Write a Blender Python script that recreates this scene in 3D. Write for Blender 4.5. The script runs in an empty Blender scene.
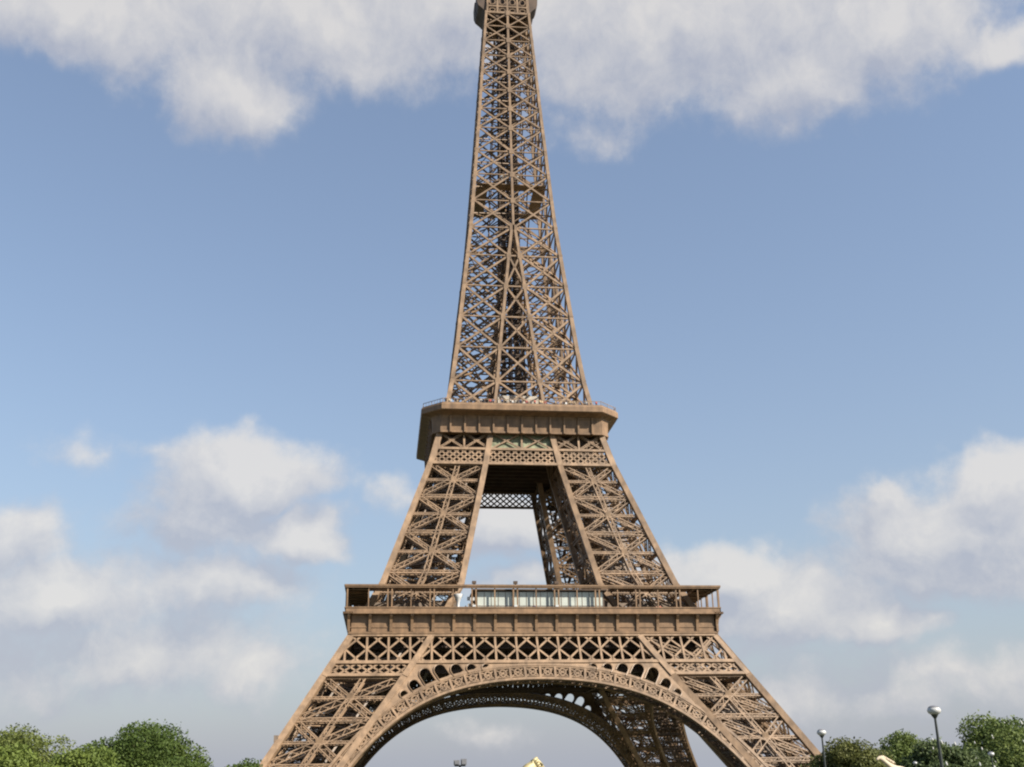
import bpy, math, random
import numpy as np
from mathutils import Vector, Matrix, noise
from mathutils.geometry import tessellate_polygon

random.seed(7)
RNG = np.random.default_rng(7)
SC = bpy.context.scene
COL = SC.collection
R = math.radians

# ------------------------------------------------------------------ camera
CAM = Vector((-28.04, -238.08, 16.03))
YAW, PITCH, ROLL, FPX = .1184, .3477, -.0161, 1082.97
FW = Vector((math.sin(YAW) * math.cos(PITCH), math.cos(YAW) * math.cos(PITCH), math.sin(PITCH)))
R0 = Vector((math.cos(YAW), -math.sin(YAW), 0)); U0 = R0.cross(FW)
RT = R0 * math.cos(ROLL) + U0 * math.sin(ROLL)
UP = -R0 * math.sin(ROLL) + U0 * math.cos(ROLL)
cam = bpy.data.cameras.new('camera')
cam.sensor_width = 36.0; cam.lens = FPX / 1024 * 36.0
cam.clip_start = .5; cam.clip_end = 20000
co = bpy.data.objects.new('camera', cam); COL.objects.link(co)
M = Matrix((RT, UP, -FW)).transposed().to_4x4(); M.translation = CAM
co.matrix_world = M
SC.camera = co

def ray(x, y):
    return (FW + RT * ((x - 512) / FPX) + UP * ((383.5 - y) / FPX)).normalized()
def at(x, y, dist):
    """the point at a horizontal distance from the camera seen at this pixel"""
    d = ray(x, y); return CAM + d * (dist / math.hypot(d.x, d.y))

# ------------------------------------------------------------------ light
SUN_AZ, SUN_EL = 126.0, 37.0           # azimuth clockwise from +Y, elevation
SUN_STRENGTH, SKY_STRENGTH, EXPOSURE = 5.0, .08, 1.08
sd = Vector((math.sin(R(SUN_AZ)) * math.cos(R(SUN_EL)), math.cos(R(SUN_AZ)) * math.cos(R(SUN_EL)), math.sin(R(SUN_EL))))
sun = bpy.data.lights.new('sun', 'SUN'); sun.energy = SUN_STRENGTH; sun.angle = R(.53); sun.color = (1, .93, .82)
so = bpy.data.objects.new('sun', sun); COL.objects.link(so)
so.rotation_euler = sd.to_track_quat('Z', 'Y').to_euler(); so.location = (60, -80, 120)
SC.view_settings.view_transform = 'Standard'; SC.view_settings.look = 'None'
SC.view_settings.exposure = EXPOSURE; SC.view_settings.gamma = 1
SC.view_settings.use_curve_mapping = False
SC.cycles.filter_width = 2.1
SC.cycles.max_bounces = 6

# ------------------------------------------------------------------ sky with clouds
W = bpy.data.worlds.new('World'); SC.world = W; W.use_nodes = True
wt = W.node_tree; wt.nodes.clear(); wl = wt.links
def wn(t, **k):
    n = wt.nodes.new(t)
    for a, v in k.items(): setattr(n, a, v)
    return n
def wmath(op, a, b=None, c=None, clamp=False):
    n = wn('ShaderNodeMath', operation=op); n.use_clamp = clamp
    for i, v in enumerate((a, b, c)):
        if v is None: continue
        if isinstance(v, (int, float)): n.inputs[i].default_value = v
        else: wl.new(v, n.inputs[i])
    return n.outputs[0]
def wvec(op, a, b=None):
    n = wn('ShaderNodeVectorMath', operation=op)
    for i, v in enumerate((a, b)):
        if v is None: continue
        if isinstance(v, (tuple, list)): n.inputs[i].default_value = v
        else: wl.new(v, n.inputs[i])
    return n.outputs['Value'] if op in ('LENGTH', 'DISTANCE', 'DOT_PRODUCT') else n.outputs['Vector']
sky = wn('ShaderNodeTexSky'); sky.sky_type = 'NISHITA'; sky.sun_disc = False
sky.sun_elevation = R(SUN_EL); sky.sun_rotation = R(SUN_AZ)
sky.altitude = 50; sky.air_density = 1.2; sky.dust_density = 1.0; sky.ozone_density = 2.6
tc = wn('ShaderNodeTexCoord'); sep = wn('ShaderNodeSeparateXYZ'); wl.new(tc.outputs['Generated'], sep.inputs[0])
az = wmath('ARCTAN2', sep.outputs[0], sep.outputs[1]); el = wmath('ARCSINE', sep.outputs[2])
cmb = wn('ShaderNodeCombineXYZ'); wl.new(az, cmb.inputs[0]); wl.new(el, cmb.inputs[1])
P = cmb.outputs[0]
def azel(x, y):
    d = ray(x, y); return math.atan2(d.x, d.y), math.asin(d.z)
# cloud masses: centre x, y, half width, half height (pixels of the view, turned into sky angles), weight
BLOBS = [(80, 10, 240, 66, .92), (225, 85, 90, 50, .9), (300, 15, 190, 75, .82), (480, 12, 170, 86, 1.0), (690, 8, 290, 106, 1.15),
         (800, 75, 120, 55, .9), (900, 20, 120, 85, .9), (1010, 35, 60, 22, .55),
         (245, 472, 90, 46, 1.1), (205, 505, 70, 50, .9), (300, 537, 50, 28, .9), (215, 530, 80, 34, .55),
         (15, 545, 70, 50, .8), (55, 610, 110, 42, 1), (215, 590, 80, 40, .7), (262, 672, 60, 26, .6), (120, 655, 190, 45, .55), (150, 595, 140, 38, .4),
         (960, 525, 135, 70, 1.15), (892, 492, 44, 32, .8), (1000, 472, 80, 36, .95), (960, 560, 160, 45, .85),
         (725, 590, 100, 40, .95), (795, 615, 110, 38, .9), (885, 632, 62, 27, 1), (720, 630, 120, 36, .55), (970, 685, 130, 34, .45), (800, 690, 140, 30, .3),
         (500, 518, 75, 36, 1), (400, 500, 42, 14, .26), (92, 438, 38, 13, .22), (160, 450, 45, 12, .24), (480, 728, 46, 15, .22), (515, 580, 60, 18, .5),
         (600, 125, 60, 22, .3)]
def fbm(vec, scale, detail, rough=.55, w=0):
    n = wn('ShaderNodeTexNoise'); n.inputs['Scale'].default_value = scale
    n.inputs['Detail'].default_value = detail; n.inputs['Roughness'].default_value = rough
    wl.new(vec, n.inputs['Vector']); return n
warp = fbm(P, 9, 4)
warpv = wvec('SCALE', wvec('SUBTRACT', warp.outputs['Color'], (.5, .5, .5)))
warpv.node.inputs['Scale'].default_value = .10
def field(vec):
    wv = wvec('ADD', vec, warpv)
    cur = None
    for x, y, rx, ry, w in BLOBS:
        a0, e0 = azel(x, y); a1, _ = azel(x + rx, y); _, e1 = azel(x, y - ry)
        d = wvec('LENGTH', wvec('MULTIPLY', wvec('SUBTRACT', wv, (a0, e0, 0)), (1 / abs(a1 - a0), 1 / abs(e1 - e0), 0)))
        v = wmath('MULTIPLY_ADD', d, -w, w * 1.12)
        cur = v if cur is None else wmath('SMOOTH_MAX', cur, v, .25)
    n = fbm(vec, 15, 11, .64).outputs['Fac']
    return wmath('ADD', cur, wmath('MULTIPLY_ADD', n, 1.1, -.44)), n
f0, n0 = field(P)
f1, n1 = field(wvec('ADD', P, (.018, .03, 0)))
mr = wn('ShaderNodeMapRange', interpolation_type='SMOOTHERSTEP')
mr.inputs['From Min'].default_value = -.12; mr.inputs['From Max'].default_value = .62
wl.new(f0, mr.inputs['Value'])
dens = wmath('MULTIPLY', mr.outputs[0], .80)
fine_n = fbm(wvec('ADD', P, wvec('SCALE', warpv)), 42, 7, .6).outputs['Fac']
lit0 = wmath('MULTIPLY_ADD', wmath('SUBTRACT', f0, f1), .85, .36)
lit1 = wmath('MULTIPLY_ADD', fine_n, .9, -.45)
topband = wn('ShaderNodeMapRange', interpolation_type='SMOOTHSTEP')      # the high cloud deck is thin and evenly bright
topband.inputs['From Min'].default_value = .50; topband.inputs['From Max'].default_value = .62; topband.inputs['To Max'].default_value = .22
wl.new(el, topband.inputs['Value'])
lit = wmath('ADD', wmath('ADD', lit0, lit1), topband.outputs[0], clamp=True)
ccol = wn('ShaderNodeMix', data_type='RGBA')
ccol.inputs[6].default_value = (2.75, 2.88, 3.35, 1); ccol.inputs[7].default_value = (4.75, 4.55, 4.35, 1)
wl.new(lit, ccol.inputs[0])
mx = wn('ShaderNodeMix', data_type='RGBA')
wl.new(dens, mx.inputs[0]); veil = wmath('MULTIPLY_ADD', wmath('POWER', 2.718, wmath('MULTIPLY', el, -5.2)), .80, .19, clamp=True)   # haze lying low in the air
hz = wn('ShaderNodeMix', data_type='RGBA'); hz.inputs[7].default_value = (2.42, 2.58, 3.02, 1)
wl.new(veil, hz.inputs[0]); wl.new(sky.outputs[0], hz.inputs[6]); wl.new(hz.outputs[2], mx.inputs[6]); wl.new(ccol.outputs[2], mx.inputs[7])
bg = wn('ShaderNodeBackground'); bg.inputs['Strength'].default_value = SKY_STRENGTH
wl.new(mx.outputs[2], bg.inputs['Color'])
wo = wn('ShaderNodeOutputWorld'); wl.new(bg.outputs[0], wo.inputs['Surface'])

# ------------------------------------------------------------------ materials
def mat(name, col, rough=.6, var=.15, scale=3.0, metal=0.0, col2=None, bump=0.0, attr=None, trans=0.0, spec=.4, streak=0.0):
    m = bpy.data.materials.new(name); m.use_nodes = True
    nt = m.node_tree; b = nt.nodes['Principled BSDF']
    b.inputs['Roughness'].default_value = rough; b.inputs['Metallic'].default_value = metal
    b.inputs['Specular IOR Level'].default_value = spec
    tcn = nt.nodes.new('ShaderNodeTexCoord')
    n = nt.nodes.new('ShaderNodeTexNoise'); n.inputs['Scale'].default_value = scale; n.inputs['Detail'].default_value = 6
    nt.links.new(tcn.outputs['Object'], n.inputs['Vector'])
    mxn = nt.nodes.new('ShaderNodeMix'); mxn.data_type = 'RGBA'
    c2 = col2 or tuple(c * (1 - 2 * var) for c in col)
    c1 = col if col2 else tuple(c * (1 + var) for c in col)
    mxn.inputs[6].default_value = (*c1, 1); mxn.inputs[7].default_value = (*c2, 1)
    if attr:
        a = nt.nodes.new('ShaderNodeAttribute'); a.attribute_name = attr
        nt.links.new(a.outputs['Fac'], mxn.inputs[0])
    else:
        rmp = nt.nodes.new('ShaderNodeMapRange'); rmp.inputs['From Min'].default_value = .3; rmp.inputs['From Max'].default_value = .7
        nt.links.new(n.outputs['Fac'], rmp.inputs['Value']); nt.links.new(rmp.outputs[0], mxn.inputs[0])
    if streak:      # rain streaks, faded paint and a slightly different coat on every part
        mp = nt.nodes.new('ShaderNodeMapping'); mp.inputs['Scale'].default_value = (1.6, 1.6, .16)
        n2 = nt.nodes.new('ShaderNodeTexNoise'); n2.inputs['Scale'].default_value = 1.0; n2.inputs['Detail'].default_value = 5
        nt.links.new(tcn.outputs['Object'], mp.inputs[0]); nt.links.new(mp.outputs[0], n2.inputs['Vector'])
        oi = nt.nodes.new('ShaderNodeObjectInfo')
        sm = nt.nodes.new('ShaderNodeMath'); sm.operation = 'MULTIPLY_ADD'; nt.links.new(n2.outputs['Fac'], sm.inputs[0]); sm.inputs[1].default_value = streak * 2.4; sm.inputs[2].default_value = 1 - streak * 1.2
        s2 = nt.nodes.new('ShaderNodeMath'); s2.operation = 'MULTIPLY_ADD'; nt.links.new(oi.outputs['Random'], s2.inputs[0]); s2.inputs[1].default_value = streak * .5; s2.inputs[2].default_value = -streak * .25
        s3 = nt.nodes.new('ShaderNodeMath'); nt.links.new(sm.outputs[0], s3.inputs[0]); nt.links.new(s2.outputs[0], s3.inputs[1])
        hs = nt.nodes.new('ShaderNodeHueSaturation'); nt.links.new(s3.outputs[0], hs.inputs['Value']); nt.links.new(mxn.outputs[2], hs.inputs['Color'])
        nt.links.new(hs.outputs[0], b.inputs['Base Color'])
    else: nt.links.new(mxn.outputs[2], b.inputs['Base Color'])
    if bump:
        bp = nt.nodes.new('ShaderNodeBump'); bp.inputs['Strength'].default_value = bump
        nt.links.new(n.outputs['Fac'], bp.inputs['Height']); nt.links.new(bp.outputs[0], b.inputs['Normal'])
    if trans:
        tr = nt.nodes.new('ShaderNodeBsdfTranslucent'); nt.links.new(mxn.outputs[2], tr.inputs['Color'])
        ms = nt.nodes.new('ShaderNodeMixShader'); ms.inputs[0].default_value = trans
        nt.links.new(b.outputs[0], ms.inputs[1]); nt.links.new(tr.outputs[0], ms.inputs[2])
        nt.links.new(ms.outputs[0], nt.nodes['Material Output'].inputs['Surface'])
    return m
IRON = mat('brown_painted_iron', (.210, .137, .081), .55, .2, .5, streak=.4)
IRON_D = mat('dark_and_shaded_iron', (.075, .048, .032), .65, .2, .5)  # shade of undersides and inner parts put into the colour; also dark fittings
IRON_LIFT = mat('weathered_lift_iron', (.19, .145, .11), .5, .2, .8)
FRIEZE = mat('brown_iron_plate', (.198, .121, .066), .55, .16, .7, streak=.35)
NET = mat('green_grey_netting', (.20, .21, .13), .8, .25, 1.2)
GLASS = mat('pale_green_glass', (.42, .445, .40), .3, .06, .8, spec=.6)
GLASSD = mat('smoked_glass', (.05, .05, .05), .1, .1, 1, spec=.6)
STONE = mat('pale_stone', (.42, .38, .32), .8, .12, 1.5, bump=.2)
WHITE = mat('white_paint', (.45, .45, .44), .5, .05, 2)
GROUND = mat('grass_and_gravel_ground', (.045, .065, .022), .9, 0, .08, col2=(.10, .085, .06))

# ------------------------------------------------------------------ mesh helpers
def link(name, me, m, parent=None, rot=None):
    o = bpy.data.objects.new(name, me); COL.objects.link(o)
    if m is not None and me is not None and not me.materials:
        for q in (m if isinstance(m, (list, tuple)) else [m]): me.materials.append(q)
    if parent: o.parent = parent
    if rot is not None: o.rotation_euler = (0, 0, rot)
    return o
def tag(o, label, cat, group=None, kind=None):
    if label: o['label'] = label
    if cat: o['category'] = cat
    if group: o['group'] = group
    if kind: o['kind'] = kind
    return o
def empty(name, loc, rz=0):
    o = bpy.data.objects.new(name, None); COL.objects.link(o); o.location = loc; o.rotation_euler = (0, 0, rz); return o

class MB:
    """collects beams (boxes between two points) and polygons; build() makes one mesh of them"""
    def __init__(s, n0=(0, -1, 0)): s.n0 = n0; s.b = []; s.v = []; s.f = []; s.mi = []
    def beam(s, p0, p1, w, t=None, n=None):
        n = s.n0 if n is None else n
        s.b.append((*p0, *p1, w, w if t is None else t, *n))
    def box(s, a, b):
        x0, y0, z0 = (min(a[i], b[i]) for i in range(3)); x1, y1, z1 = (max(a[i], b[i]) for i in range(3))
        s.beam(((x0 + x1) / 2, (y0 + y1) / 2, z0), ((x0 + x1) / 2, (y0 + y1) / 2, z1), x1 - x0, y1 - y0)
    def lat(s, p0, p1, w, n=None, chord=.2, bar=.13, depth=.8, pitch=1.0):
        """latticed beam: two chords joined by zigzag bars, and two more chords behind"""
        p0, p1, n = (np.array(q, float) for q in (p0, p1, s.n0 if n is None else n))
        d = p1 - p0; L = np.linalg.norm(d); d /= L; sd_ = np.cross(d, n); sd_ /= np.linalg.norm(sd_)
        o = sd_ * (w / 2 - chord / 2)
        for k in (0, 1):
            q = -n * depth * k
            s.beam(p0 + o + q, p1 + o + q, chord, chord, n); s.beam(p0 - o + q, p1 - o + q, chord, chord, n)
        N = max(2, int(round(L / (w * pitch))))
        for i in range(N):
            a = p0 + d * (L * i / N); b = p0 + d * (L * (i + 1) / N); sg = 1 if i % 2 else -1
            s.beam(a + o * sg, b - o * sg, bar, bar * .6, n)
            s.beam(a - o * sg - n * depth, b + o * sg - n * depth, bar, bar * .6, n)
    def tube(s, pts, rad, k=8, mi=0):
        pts = [Vector(p) for p in pts]; base = len(s.v)
        for i, p in enumerate(pts):
            d = (pts[min(i + 1, len(pts) - 1)] - pts[max(i - 1, 0)]).normalized()
            a = d.orthogonal().normalized() if abs(d.z) < .99 else Vector((1, 0, 0)); b = d.cross(a)
            for j in range(k):
                t = 2 * math.pi * j / k; s.v.append(tuple(p + (a * math.cos(t) + b * math.sin(t)) * rad[i]))
        for i in range(len(pts) - 1):
            for j in range(k):
                q = base + i * k; s.f.append((q + j, q + (j + 1) % k, q + k + (j + 1) % k, q + k + j)); s.mi.append(mi)
        s.f.append(tuple(base + j for j in range(k))[::-1]); s.mi.append(mi)
        s.f.append(tuple(base + (len(pts) - 1) * k + j for j in range(k))); s.mi.append(mi)
    def lathe(s, prof, c=(0, 0, 0), k=20, mi=0):
        base = len(s.v)
        for r, z in prof:
            for j in range(k):
                t = 2 * math.pi * j / k; s.v.append((c[0] + r * math.cos(t), c[1] + r * math.sin(t), c[2] + z))
        for i in range(len(prof) - 1):
            for j in range(k):
                q = base + i * k; s.f.append((q + j, q + (j + 1) % k, q + k + (j + 1) % k, q + k + j)); s.mi.append(mi)
    def plate(s, outer, holes, fmap, t, n):
        """flat plate with holes: 2-D contours mapped to 3-D by fmap(u, v), t thick along -n"""
        polys = [[Vector((u, v, 0)) for u, v in c] for c in [outer] + holes]
        flat = [q for c in polys for q in c]; tri = tessellate_polygon(polys)
        base = len(s.v); N = len(flat); n = Vector(n)
        for k in (0, 1):
            for q in flat: s.v.append(tuple(Vector(fmap(q.x, q.y)) - n * (t * k)))
        for a, b, c in tri:
            s.f.append((base + a, base + b, base + c)); s.mi.append(0)
            s.f.append((base + N + c, base + N + b, base + N + a)); s.mi.append(0)
        i0 = 0
        for c in polys:
            m = len(c)
            for j in range(m):
                a, b = base + i0 + j, base + i0 + (j + 1) % m
                s.f.append((a, b, b + N, a + N)); s.mi.append(0)
            i0 += m
    def mesh(s, name, smooth=False):
        V = np.zeros((0, 3)); nb = len(s.b)
        if nb:
            A = np.array(s.b, float); p0, p1, w, t, n = A[:, :3], A[:, 3:6], A[:, 6:7], A[:, 7:8], A[:, 8:11]
            d = p1 - p0; d /= np.linalg.norm(d, axis=1, keepdims=True) + 1e-12
            bad = np.abs((d * n).sum(1)) > .98; n = n.copy(); n[bad] = np.where(np.abs(d[bad, 0:1]) > .9, [[0, 0, 1.]], [[1., 0, 0]])
            sx = np.cross(d, n); sx /= np.linalg.norm(sx, axis=1, keepdims=True); ny = np.cross(sx, d)
            cs = []
            for p in (p0, p1):
                for a, b in ((-1, -1), (1, -1), (1, 1), (-1, 1)): cs.append(p + sx * w / 2 * a + ny * t / 2 * b)
            V = np.stack(cs, 1).reshape(-1, 3)
        extra = np.array(s.v, float).reshape(-1, 3)
        allv = np.concatenate([V, extra])
        q = np.array([(0, 1, 2, 3), (7, 6, 5, 4), (0, 4, 5, 1), (1, 5, 6, 2), (2, 6, 7, 3), (3, 7, 4, 0)])
        bf = (np.arange(nb)[:, None, None] * 8 + q[None]).reshape(-1) if nb else np.zeros(0, int)
        nbf = nb * 6
        lens = [4] * nbf + [len(f) for f in s.f]
        off = len(V)
        idx = np.concatenate([bf, np.array([i + off for f in s.f for i in f], int)]).astype(np.int32)
        me = bpy.data.meshes.new(name)
        me.vertices.add(len(allv)); me.vertices.foreach_set('co', allv.astype(np.float32).ravel())
        me.loops.add(len(idx)); me.loops.foreach_set('vertex_index', idx)
        me.polygons.add(len(lens)); st = np.concatenate([[0], np.cumsum(lens)[:-1]]).astype(np.int32)
        me.polygons.foreach_set('loop_start', st)
        me.polygons.foreach_set('material_index', np.array([0] * nbf + s.mi, np.int32))
        me.polygons.foreach_set('use_smooth', np.array([False] * nbf + [smooth] * len(s.f)))
        me.update(calc_edges=True); me.validate()
        return me
    def build(s, name, m, parent=None, rot=None, smooth=False):
        return link(name, s.mesh(name, smooth), m, parent, rot)
def four(name, me, m, parents, start=0):
    """the same mesh on the four sides of the tower; parents: one object or one for each side"""
    out = []
    for k in range(4):
        p = parents[k] if isinstance(parents, list) else parents
        out.append(link(name, me, m, p, None if isinstance(parents, list) else k * math.pi / 2))
    return out

def four_each(name, items, m, parents):
    """several like parts on each of the four sides, every one an object"""
    for k in range(4):
        for me in items: link(name, me, m, parents[k])

# ------------------------------------------------------------------ ground
def gz(x, y):
    d = y - CAM.y
    z = float(np.interp(d, [-80, 30, 50, 72, 100, 130, 165], [14.4, 14.3, 11.7, 11.2, 10.2, 6, 0]))
    return z * float(np.interp(abs(x), [250, 900], [1, .0]))
gx = [-6000, -3000, -1500, -900, -500, -250] + list(range(-150, 151, 15)) + [250, 500, 900, 1500, 3000, 6000]
gy = [-6000, -2500, -1200, -600, -400] + list(range(-320, -60, 10)) + [-40, 0, 60, 150, 400, 900, 2000, 4000, 6000]
gm = bpy.data.meshes.new('ground')
gm.from_pydata([(x, y, gz(x, y)) for y in gy for x in gx], [],
               [(j * len(gx) + i, j * len(gx) + i + 1, (j + 1) * len(gx) + i + 1, (j + 1) * len(gx) + i) for j in range(len(gy) - 1) for i in range(len(gx) - 1)])
tag(link('ground', gm, GROUND), 'grassy ground sloping down from the viewpoint to the tower feet', 'ground', kind='structure')

# ------------------------------------------------------------------ the tower
ZS = [0, 25.4, 33.1, 40.4, 51.0, 78.0, 93.35, 104.66, 140.8, 170, 204.1, 215]
HS = [57.8, 42.98, 38.47, 34.22, 28.68, 19.32, 15.3, 13.73, 9.89, 7.84, 5.6, 4.95]
ZB = [0, 17.9, 26.2, 31, 40.1, 51, 78, 93.5, 106.5, 130.8, 138.6]
BS = [46.3, 34.6, 29, 25.6, 19.6, 13.6, 7.8, 5.1, 3.9, 1.3, .35]
def h(z): return float(np.interp(z, ZS, HS))
def b(z): return float(np.interp(z, ZB, BS))
def unit(*v): q = math.sqrt(sum(c * c for c in v)); return tuple(c / q for c in v)
def FN(z): return unit(0, -1, (h(z - 1) - h(z + 1)) / 2)          # the way the leaning front face looks
def face_normals(z):
    kh, kb = (h(z - 1) - h(z + 1)) / 2, (b(max(z - 1, 0)) - b(z + 1)) / 2
    return unit(0, -1, kh), unit(-1, 0, kh), unit(1, 0, -kb), unit(0, 1, -kb)
tower = empty('lattice_tower', (0, 0, 0))
tag(tower, 'tall brown iron lattice tower on four splayed legs joined by arches', 'tower')

def quad_cols(z):   # the four columns of the front left pillar: outer corner, front inner, side inner, core
    H, B = h(z), b(z); return ((-H, -H, z), (-B, -H, z), (-H, -B, z), (-B, -B, z))
FACES = ((0, 1, (0, -1, 0)), (0, 2, (-1, 0, 0)), (1, 3, (1, 0, 0)), (2, 3, (0, 1, 0)))
lerp = lambda p, q, t: tuple(p[i] + (q[i] - p[i]) * t for i in range(3))
def sub(p, q, n): return lerp(p, q, n)

# ---- lower and middle pillars, one part each
LOW = [1.6, 10.5, 18, 25.5, 32.9]; MID = [45.2, 53.5, 62, 70, 77.6]
trk = MB(); cols = [MB() for _ in range(4)]; brs = [MB() for _ in range(4)]; frm = MB()
zz = [1.2, 10.5, 18, 25.5, 31, 36, 40.4, 45, 51, 58, 65, 72, 78, 84, 88.6]
for i in range(len(zz) - 1):
    A, B_ = quad_cols(zz[i]), quad_cols(zz[i + 1])
    for k in range(4): cols[k].beam(A[k], B_[k], 1.12, 1.12, FN(zz[i] + .5))
def gusset(m, p, n, r): # square node plate turned on its corner
    p = np.array(p); n = np.array(n, float); m.beam(p - np.array([0, 0, r]) + n * .12, p + np.array([0, 0, r]) + n * .12, r * 1.5, .1, n)
for lev, low in ((LOW, True), (MID, False)):
    for i in range(len(lev) - 1):
        A, B_ = quad_cols(lev[i]), quad_cols(lev[i + 1])
        fn_ = face_normals((lev[i] + lev[i + 1]) / 2)
        for br, (p, q, _), n in zip(brs, FACES, fn_):
            w = 1.25 if low else 1.05
            br.lat(A[p], B_[q], w, n); br.lat(A[q], B_[p], w, n)
            br.lat(B_[p], B_[q], .85, n, depth=.6)
            mA, mB = lerp(A[p], A[q], .5), lerp(B_[p], B_[q], .5)
            br.lat(mA, mB, 1.0, n, chord=.22)
            c = lerp(mA, mB, .5); gusset(br, lerp(c, mB, 0), n, .75)
            l, r_ = lerp(A[p], B_[p], .5), lerp(A[q], B_[q], .5)
            br.lat(l, r_, .6, n, chord=.16, depth=.5)
        # level frames across the pillar
        frm.lat(B_[0], B_[3], .6, (0, 0, 1)); frm.lat(B_[1], B_[2], .6, (0, 0, 1))
# pillar lattice behind the girder zones
for z0, z1 in ((32.9, 40.4), (77.6, 84.2)):
    A, B_ = quad_cols(z0), quad_cols(z1)
    for br, (p, q, _), n in zip(brs[1:], FACES[1:], face_normals((z0 + z1) / 2)[1:]):
        br.lat(A[p], B_[q], 1.0, n); br.lat(A[q], B_[p], 1.0, n)
# lift tracks and stairs climbing inside the pillar
def cen(z, a, c):
    H, B = h(z), b(z); return np.array([-(B + (H - B) * a), -(B + (H - B) * c), z])
zt = np.linspace(2, 88, 75)
for (a, c, sp) in ((.42, .62, .16), (.68, .42, .14)):
    for i in range(len(zt) - 1):
        for s_ in (-sp, sp):
            trk.beam(cen(zt[i], a + s_, c - s_), cen(zt[i + 1], a + s_, c - s_), .34, .5)
        trk.beam(cen(zt[i], a - sp, c + sp), cen(zt[i], a + sp, c - sp), .22, .3)
        if i % 2: trk.beam(cen(zt[i], a - sp, c + sp), cen(zt[i + 1], a + sp, c - sp), .14, .2)
zs = np.linspace(2, 87, 60); stc = MB()
for i in range(len(zs) - 1):   # zigzag stair flights
    a0, a1 = (.25, .75) if i % 2 else (.75, .25)
    p, q = cen(zs[i], a0, .3), cen(zs[i + 1], a1, .3)
    stc.beam(p, q, .7, .12, (0, 0, 1)); stc.beam(p + [0, 0, .8], q + [0, 0, .8], .08, .08)
    p, q = cen(zs[i], .3, a0), cen(zs[i + 1], .3, a1)
    stc.beam(p, q, .7, .12, (0, 0, 1)); stc.beam(p + [0, 0, .8], q + [0, 0, .8], .08, .08)
legs = []
for k in range(4):
    o = empty('leg', (0, 0, 0), k * math.pi / 2); o.parent = tower; legs.append(o)
def ftm(k):
    m = MB(); x, y, z = quad_cols(1.2)[k]; m.beam((x, y, -.5), (x, y, 1.3), 5, 5); m.beam((x, y, 1.3), (x, y, 2.0), 3.4, 3.4); return m.mesh('footing')
four_each('column', [c.mesh('column') for c in cols], IRON, legs)
four_each('bracing', [c.mesh('bracing') for c in brs], IRON, legs)
four_each('cross_frame', [frm.mesh('cross_frame')], IRON, legs)
four_each('lift_track', [trk.mesh('lift_track')], IRON_LIFT, legs)
four_each('staircase', [stc.mesh('staircase')], IRON, legs)
four_each('footing', [ftm(k) for k in range(4)], STONE, legs)

# ---- arches, one part for each side
def za(x, k):        # k 0 = inner edge, 1 = outer edge of the ring
    x = abs(x)
    i_ = 32.4 - .00677 * x * x - 5.72e-6 * x ** 4; o_ = 34.95 - .00729 * x * x - 4.13e-6 * x ** 4
    return i_ + (o_ - i_) * k
def fr(u, z, out=0): return (u, -h(z) - out, z)
xs = []; x = 0.0
while x < 39.5:
    xs.append(x); dz = abs(za(x + .5, .5) - za(x - .5, .5)); x += 2.72 / math.hypot(1, dz)
xs = [-v for v in xs[:0:-1]] + xs
arch = MB(FN(30))
def ringpt(x, k, dep=0):
    s_ = (za(x + .3, .5) - za(x - .3, .5)) / .6; nl = math.hypot(1, s_)
    zc = za(x, .5); hw = (za(x, 1) - za(x, 0)) / 2 / nl
    px, pz = x + (-s_ / nl) * hw * k, zc + (1 / nl) * hw * k
    return (px, -h(pz) - .25 + dep, pz)
fine = np.linspace(xs[0], xs[-1], 121)
for dep in (0, 7.0):
    for i in range(len(fine) - 1):
        for k, w_ in ((1, .5), (-1, .5), (-.62, .16), (.66, .16)):
            arch.beam(ringpt(fine[i], k, dep), ringpt(fine[i + 1], k, dep), w_, .5 if abs(k) == 1 else .25)
    for i, xx in enumerate(xs):
        arch.beam(ringpt(xx, -1, dep), ringpt(xx, 1, dep), .42, .36)
        if i == len(xs) - 1: continue
        xm = (xx + xs[i + 1]) / 2; xn = xs[i + 1]
        # ornament in each panel: X bars and a round
        arch.beam(ringpt(xx, -.62, dep + .1), ringpt(xn, .66, dep + .1), .26, .12); arch.beam(ringpt(xx, .66, dep + .1), ringpt(xn, -.62, dep + .1), .26, .12)
        prev = None
        for j in range(9):
            t = 2 * math.pi * j / 8; q = ringpt(xm + .62 * math.cos(t), .02 + .5 * math.sin(t), dep + .05)
            if prev: arch.beam(prev, q, .26, .2)
            prev = q
soff = MB()
for i in range(len(fine) - 1):   # soffit between the two rings: flanges, ribs and lattice
    for k in (-1, 1):
        a0, a1 = ringpt(fine[i], k), ringpt(fine[i], k, 7.0)
        c0, c1 = ringpt(fine[i + 1], k), ringpt(fine[i + 1], k, 7.0)
        if i % 3 == 0: soff.beam(a0, a1, .22, .3, (0, 0, 1))
        if i % 2: soff.beam(a0, c1, .16, .1, (0, 0, 1)); soff.beam(a1, c0, .16, .1, (0, 0, 1))
        for t in (.25, .5, .75): soff.beam(lerp(a0, a1, t), lerp(c0, c1, t), .22 if t == .5 else .13, .12, (0, 0, 1))
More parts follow.
